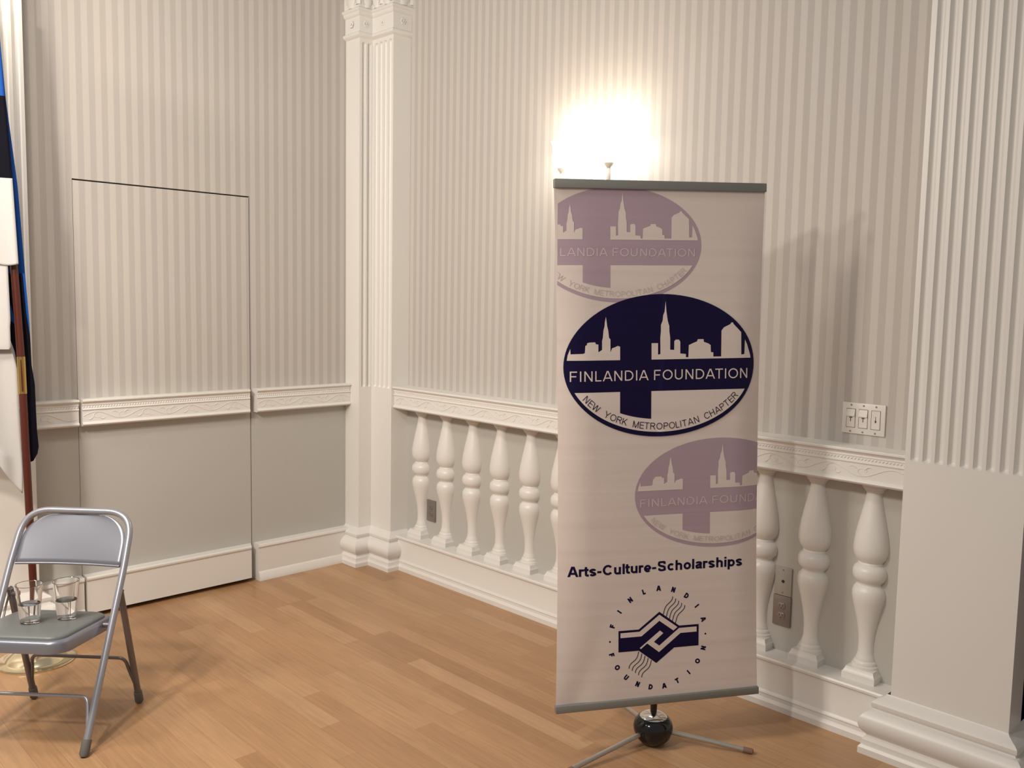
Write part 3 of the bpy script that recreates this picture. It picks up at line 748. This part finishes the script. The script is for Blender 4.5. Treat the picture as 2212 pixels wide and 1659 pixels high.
for k in range(5):
    ribbon([(x+.01115*k, z-.00855*k) for x, z in W1], .0026); ribbon([(x+.01145*k, z-.0087*k) for x, z in W2], .0026)
ring = [(c, 162-18.05*i, 1) for i, c in enumerate('FINLANDIA')] + [(c, 195.6+16.4*i, -1) for i, c in enumerate('FOUNDATION')]
for c, ang, sg in ring:
    a = math.radians(ang); b2 = text_mesh(c, .27)
    xs_ = [v.co.x for v in b2.verts]; ys_ = [v.co.y for v in b2.verts]; ym = (min(ys_)+max(ys_))/2; xm = (min(xs_)+max(xs_))/2; sc_ = .0185/(max(ys_)-min(ys_))
    rot = a-PI/2 if sg > 0 else a+PI/2
    for v in b2.verts:
        lx = (v.co.x-xm)*sc_; lz = (v.co.y-ym)*sc_
        v.co = Vector((-.0054+.1737*math.cos(a)+lx*math.cos(rot)-lz*math.sin(rot), 0, .232+.1737*math.sin(a)+lx*math.sin(rot)+lz*math.cos(rot)))
    printed(b2, 1, 1)
for a in (0, PI):
    poly([(-.0054+.1737*math.cos(a)+.0032*math.cos(2*PI*i/12), .232+.0032*math.sin(2*PI*i/12)) for i in range(12)], 1, 1)
bmesh.ops.transform(bmf, matrix=Matrix.Translation(-hubc) @ MB, verts=bmf.verts)
# faces of the sheet keep their winding; write directly
me = bpy.data.meshes.new('banner_sheet'); bmf.to_mesh(me); bmf.free()
for m_ in (m_fabric, m_navy, m_mauve, m_mauvetext): me.materials.append(m_)
me.polygons.foreach_set('use_smooth', [True]*len(me.polygons))
sheet = bpy.data.objects.new('banner_sheet', me); COL.objects.link(sheet); sheet.parent = bs
sheet['label'] = 'pale vinyl sheet printed with navy and mauve skyline ovals and lettering'
bm = bmesh.new(); box(bm, -.3705, .3690, -.010, .012, 1.7495, 1.7788, bevel=.003); blink('top_bar', bm, m_rail, 40)
bm = bmesh.new(); box(bm, -.3720, .3690, -.010, .012, 0.0, .0262, bevel=.003); blink('bottom_bar', bm, m_rail, 40)
# pole behind the sheet
bm = bmesh.new(); ptop = (MB @ Vector((0, .045, 1.765)))-hubc; pbot = Vector((0, 0, .14))
tube(bm, [pbot, ptop], .008, 12); pole = link('pole', bm, m_alu, bs, 40)
bm = bmesh.new(); box(bm, -.02, .02, .008, .055, 1.752, 1.772, bevel=.002); blink('top_clip', bm, m_black, 40, pole)
bm = bmesh.new(); tube(bm, [Vector((0, 0, .088)), Vector((0, 0, .145))+(ptop-pbot)*.004], [.0105, .0125], 14); tube(bm, [Vector((0, 0, .14)), Vector((0, 0, .168))], .0095, 14)
link('pole_sleeve', bm, m_black, bs, 40)
bm = bmesh.new(); lathe(bm, [(0, .004), (.030, .004), (.046, .012), (.060, .028), (.068, .050), (.0695, .065), (.066, .080), (.057, .094), (.049, .100), (.046, .101)], 40); link('hub', bm, m_black, bs, 40)
bm = bmesh.new(); lathe(bm, [(.0485, .0995), (.046, .103), (.034, .110), (.018, .1145), (0, .116)], 40, cap=False); link('chrome_cap', bm, m_chrome, bs, 40)
for ang, Ln in ((34.5, .345), (-99, .40), (152, .36)):
    a = math.radians(ang); dv = Vector((math.cos(a), math.sin(a), 0))
    bm = bmesh.new(); tube(bm, [dv*.055+Vector((0, 0, .050)), dv*(Ln-.03)+Vector((0, 0, .0135))], .0085, 14); lg = link('leg', bm, m_alu, bs, 40)
    bm = bmesh.new(); tube(bm, [dv*(Ln-.035)+Vector((0, 0, .0140)), dv*(Ln-.004)+Vector((0, 0, .0105)), dv*Ln+Vector((0, 0, .010))], [.0100, .0098, .006], 14); link('rubber_tip', bm, mat('brown_rubber', (.22, .12, .09), .6) if 'brown_rubber' not in bpy.data.materials else bpy.data.materials['brown_rubber'], lg, 40)

# ------------------------------------------------------------------ folding chair
F0 = Vector((-3.03804, 1.00076, 0)); cyaw = math.radians(-136.9076)
cu_ = Vector((math.cos(cyaw), math.sin(cyaw), 0)); cv_ = Vector((cu_.y, -cu_.x, 0))
corg = F0+cu_*.2075+cv_*.2
chair = thing('folding_chair', 'grey metal folding chair with a padded seat, two water glasses on it', 'chair', corg, math.radians(43.0924))
def cl(s, t, z): return Vector((-(s-.2075), t-.2, z))
sl_ = .363/.674
def tb(s, z): return cl(s, z*sl_, z)
bm = bmesh.new()
pts = smoothpts([tb(0, .018), tb(-.002, .60), tb(.022, .742), tb(.393, .742), tb(.417, .60), tb(.415, .018)], [0, .2, .095, .095, .2, 0], 12)
# wider rounded shoulders
pts = smoothpts([tb(0, .012), tb(-.004, .56), tb(.004, .741), tb(.411, .741), tb(.419, .56), tb(.415, .012)], [0, .04, .125, .125, .04, 0], 14)
tube(bm, pts, .0122, 18); frame = link('frame_tube', bm, m_tube, chair, 50)
for s_ in (0, .415):
    bm = bmesh.new(); tube(bm, [tb(s_, .050), tb(s_, .010), tb(s_, .002)], [.0155, .0160, .010], 16); link('foot_cap', bm, m_rubberg, chair, 50)
def rl(s, z): return cl(s, .418-.2797*z, z)
for s_ in (0.003, .412):
    bm = bmesh.new(); tube(bm, [rl(s_, .016), rl(s_, .475)], .0118, 16); lg = link('rear_leg', bm, m_chairdark, chair, 50)
    bm = bmesh.new(); tube(bm, [rl(s_, .048), rl(s_, .010), rl(s_, .002)], [.0150, .0155, .010], 16); link('foot_cap', bm, m_rubberg, lg, 50)
bm = bmesh.new(); tube(bm, smoothpts([rl(.010, .09), rl(.022, .145), rl(.030, .195), rl(.385, .195), rl(.393, .145), rl(.405, .09)], [0, .02, .045, .045, .02, 0], 8), .0062, 12); link('rear_brace', bm, m_chairdark, chair, 50)
bm = bmesh.new(); tube(bm, smoothpts([tb(.008, .088), tb(.018, .13), tb(.030, .170), tb(.385, .170), tb(.397, .13), tb(.407, .088)], [0, .02, .045, .045, .02, 0], 8), .0062, 12); link('front_brace', bm, m_tube, chair, 50)
# backrest: curved sheet with rolled edge, between z .563 and .728
bm = bmesh.new(); G = []
def halfw(z):
    # inner half width of the frame at height z
    if z < .63: return .196
    q = min(1, (z-.63)/(.7275-.63)); return .196-.115*(1-math.sqrt(max(0, 1-q*q)))*1.0
zs_ = [.563+.1645*(1-(1-i/16)**1.6) for i in range(17)]
for z in zs_:
    hw = halfw(z); G.append([])
    for i in range(25):
        q = -1+2*i/24
        dp = .016*(1-q*q) - .010*0
        e = tb(.2075, z); x = q*hw
        G[-1].append(bm.verts.new((x, e.y+dp*(1-(z-.563)/.1645*.6)+.002, z)))
for a, b in zip(G, G[1:]):
    for i in range(24): bm.faces.new((a[i], a[i+1], b[i+1], b[i]))
bk = link('backrest', bm, m_chair, chair, 60)
md = bk.modifiers.new('thickness', 'SOLIDIFY'); md.thickness = .0035; md.offset = 0
bm = bmesh.new(); tube(bm, [Vector((v.co.x, v.co.y, v.co.z)) for v in []] or [(q*.194, tb(.2075, .563).y+.016*(1-q*q)+.002, .563) for q in [-1+2*i/16 for i in range(17)]], .0045, 10); link('rolled_edge', bm, m_chair, bk, 50)
def seat_outline(s0, s1, t0, t1, rf, rb, n=8):
    pts = []
    for (cx_, cy_, r, a0) in ((s0+rf, t0+rf, rf, PI), (s1-rf, t0+rf, rf, 1.5*PI), (s1-rb, t1-rb, rb, 0), (s0+rb, t1-rb, rb, .5*PI)):
        for k in range(n+1):
            a = a0+PI/2*k/n; pts.append((cx_+r*math.cos(a), cy_+r*math.sin(a)))
    return pts
def zt(t): return .4215-.09*(t+.065)
bm = bmesh.new(); rings = []
for ins, dz in ((.008, -.043), (.000, -.041), (0, -.012), (.003, -.004), (.010, 0), (.020, -.001), (.026, -.004)):
    o_ = seat_outline(.0245+ins, .3905-ins, -.068+ins, .300-ins, .060-ins*.6, .060-ins*.6)
    rings.append([bm.verts.new(cl(s, t, zt(t)+dz)) for s, t in o_])
for a, b in zip(rings, rings[1:]):
    n = len(a)
    for k in range(n): bm.faces.new((a[k], a[(k+1) % n], b[(k+1) % n], b[k]))
bm.faces.new(rings[-1]); link('seat_pan', bm, m_chair, chair, 50)
bm = bmesh.new(); rings = []
for ins, dz in ((0, -.003), (0, .004), (.004, .009), (.012, .012), (.04, .014), (.1, .015)):
    o_ = seat_outline(.0425+ins, .3725-ins, -.047+ins, .285-ins, max(.052-ins*.5, .01), max(.052-ins*.5, .01))
    rings.append([bm.verts.new(cl(s, t, zt(t)+dz)) for s, t in o_])
for a, b in zip(rings, rings[1:]):
    n = len(a)
    for k in range(n): bm.faces.new((a[k], a[(k+1) % n], b[(k+1) % n], b[k]))
bm.faces.new(rings[-1]); link('seat_pad', bm, m_vinyl, chair, 50)
for s_, sg in ((.013, -1), (.402, 1)):
    bm = bmesh.new(); tube(bm, [cl(s_+sg*.014, .300, .478), cl(s_+sg*.010, .262, .425), cl(s_, .225, .385)], .0038, 8); link('hinge_link', bm, m_chairdark, chair, 50)
    bm = bmesh.new(); tube(bm, [cl(s_-.010, .205, .382), cl(s_+.012, .205, .382)], .009, 12); link('pivot', bm, m_chairdark, chair, 50); bm = bmesh.new(); tube(bm, [cl(s_-.012, .288, .455), cl(s_+.010, .288, .455)], .008, 12); link('pivot', bm, m_chairdark, chair, 50)

# ------------------------------------------------------------------ water glasses
def glass(name, label, s, t):
    p = F0+cu_*s+cv_*t; g = thing(name, label, 'drinking glass', (p.x, p.y, zt(t)+.0140), 0, 'water glasses on the folding chair')
    bm = bmesh.new()
    lathe(bm, [(0, 0), (.027, 0), (.0295, .002), (.030, .006), (.0430, .136), (.0425, .1375), (.0412, .136), (.0285, .014), (.026, .011), (0, .011)], 72)
    link('tumbler', bm, m_glass, g, 12)
    bm = bmesh.new(); lathe(bm, [(0, .0108), (.0262, .0108), (.0286, .0135), (.0345, .070), (0, .070)], 72); link('water', bm, m_water, g, 12)
glass('water_glass', 'half-full clear water glass on the chair seat, nearer the flag side', .225, .094)
glass('water_glass.001', 'half-full clear water glass on the chair seat, nearer the papered door', .133, .161)

# ------------------------------------------------------------------ flag pole and flag
PBs = Vector((-4.0047, 1.1448, 0)); e_ = Vector((.27486, .96149, 0)); nn = Vector((.96149, -.27486, 0))
fp = thing('flagpole', 'dark red wooden flagpole with brass ferrule in a round brass floor base', 'flagpole', PBs)
def LP(l, z, d=0): return e_*l+Vector((0, 0, z))+nn*d
def axis(z):
    T_ = [(0, .001), (.353, -.0059), (.81, -.0145), (1.284, -.0235), (1.664, -.0385), (2.75, -.085)]
    for (a, la), (b, lb) in zip(T_, T_[1:]):
        if z <= b: return la+(lb-la)*(z-a)/(b-a)
bm = bmesh.new(); tube(bm, [LP(axis(z_), z_) for z_ in (.05, .81, 1.284, 1.664, 2.75)], .0150, 20); pl = link('pole', bm, m_wood, fp, 50)
bm = bmesh.new(); tube(bm, [LP(axis(1.132), 1.132), LP(axis(1.284), 1.284)], .0162, 20); 
fer = link('ferrule', bm, m_brass, fp, 50)
bm = bmesh.new(); vs = [LP(axis(1.142)-.0035, 1.142, .0165), LP(axis(1.142)+.0035, 1.142, .0165), LP(axis(1.20)+.0035, 1.205, .0168), LP(axis(1.27)+.001, 1.272, .0166), LP(axis(1.27)-.003, 1.272, .0166), LP(axis(1.2)-.004, 1.205, .0168)]
bm.faces.new([bm.verts.new(v) for v in vs]); r_ = bmesh.ops.extrude_face_region(bm, geom=bm.faces[:]); bmesh.ops.translate(bm, verts=[v for v in r_['geom'] if isinstance(v, bmesh.types.BMVert)], vec=nn*.0008)
link('ferrule_slot', bm, m_wood, fer)
bm = bmesh.new(); lathe(bm, [(0, .0), (.150, .0), (.152, .004), (.150, .009), (.128, .012), (.122, .017), (.110, .030), (.080, .046), (.045, .054), (.026, .062), (.022, .075), (.022, .16), (.024, .165), (.020, .17), (0, .17)], 56, cap=False)
link('floor_base', bm, m_palebrass, fp, 35)

flag = thing('flag', 'blue, black and white flag hanging in folds from the wooden pole at the left edge', 'flag', PBs+Vector((0, 0, .8)))
def interp(tab, z):
    tab = sorted(tab, key=lambda p: p[1])
    if z <= tab[0][1]: return tab[0][0]
    for (a, za), (b, zb_) in zip(tab, tab[1:]):
        if z <= zb_: return a+(b-a)*(z-za)/(zb_-za+1e-9)
    return tab[-1][0]
def cloth(name, left, right, z0, z1, dmid, amp, m, freq=2.2, hem=None, th=.003, ph=0.0, nz=50, nu=28):
    bm = bmesh.new(); G = []
    for j in range(nz+1):
        z = z0+(z1-z0)*j/nz; a, b = interp(left, z), interp(right, z); G.append([])
        for i in range(nu+1):
            q = i/nu; l = a+(b-a)*q
            dd = dmid+amp*math.sin(q*2*PI*freq+ph+z*1.3)*(0.35+0.65*q*(1-q)*4 if freq > 1 else 1)+.004*math.sin(z*7+q*3)
            zz = z
            if hem and j == 0: zz = z+hem(q)
            if hem and j > 0: zz = z+hem(q)*max(0, 1-j/12)
            G[-1].append(bm.verts.new(LP(l, zz, dd)-Vector((0, 0, .8))))
    for a, b in zip(G, G[1:]):
        for i in range(nu): bm.faces.new((a[i], a[i+1], b[i+1], b[i]))
    o = link(name, bm, m, flag, 60)
    md = o.modifiers.new('thickness', 'SOLIDIFY'); md.thickness = th; md.offset = 0
    return o
# blue outer fold, behind the pole
cloth('blue_band', [(-.30, 2.75), (-.30, 2.3), (-.12, 1.9), (-.07, 1.665), (-.055, 1.36)], [(-.078, 2.75), (-.0605, 2.533), (-.0479, 2.312), (-.0159, 1.972), (-.0016, 1.665), (.0097, 1.417), (.0115, 1.345)], 1.33, 2.75, -.028, .007, m_cblue, .8, hem=lambda q: .10*(1-q)**1.0)
cloth('blue_fold', [(-.32, 2.75), (-.32, 2.2)], [(-.082, 2.75), (-.0602, 2.541), (-.0510, 2.312), (-.049, 2.27)], 2.27, 2.75, .026, .006, m_cblue, 1.6)
# black block above the white turned fold
cloth('black_band', [(-.32, 2.31), (-.32, 1.99)], [(-.0495, 2.312), (-.0332, 1.998), (-.033, 1.96)], 1.96, 2.311, .030, .006, m_cblack, 1.6)
cloth('white_band', [(-.34, 1.993), (-.34, 1.62)], [(-.0331, 1.993), (-.0272, 1.83), (-.0213, 1.665)], 1.662, 1.993, .046, .008, m_cwhite, 1.4, ph=1.0, hem=lambda q: -.012*math.sin(q*9))
# lower folds
cloth('white_fold', [(-.33, 1.72), (-.33, 1.2)], [(-.058, 1.72), (-.0590, 1.658), (-.0557, 1.435), (-.0581, 1.405)], 1.19, 1.72, .034, .007, m_cwhite, 1.5, ph=2.4, hem=lambda q: .225*q**1.6)
cloth('black_fold', [(-.085, 1.62), (-.0707, 1.39), (-.044, 1.30), (-.036, 1.2), (-.025, .834)], [(-.010, 1.62), (-.002, 1.46), (.0115, 1.36), (.0134, 1.246), (.0231, 1.169), (.0263, .977), (.031, .899), (.0249, .861), (.010, .842)], .836, 1.62, -.020, .005, m_cblack, .7, hem=lambda q: .012*q)
cloth('white_tail', [(-.33, 1.55), (-.33, .98), (-.20, .85)], [(-.074, 1.55), (-.068, 1.38), (-.040, 1.24), (-.031, .811), (-.0335, .735)], .720, 1.55, .004, .010, m_cwhite, 1.7, ph=.6, hem=lambda q: .30*(1-q)**1.2)
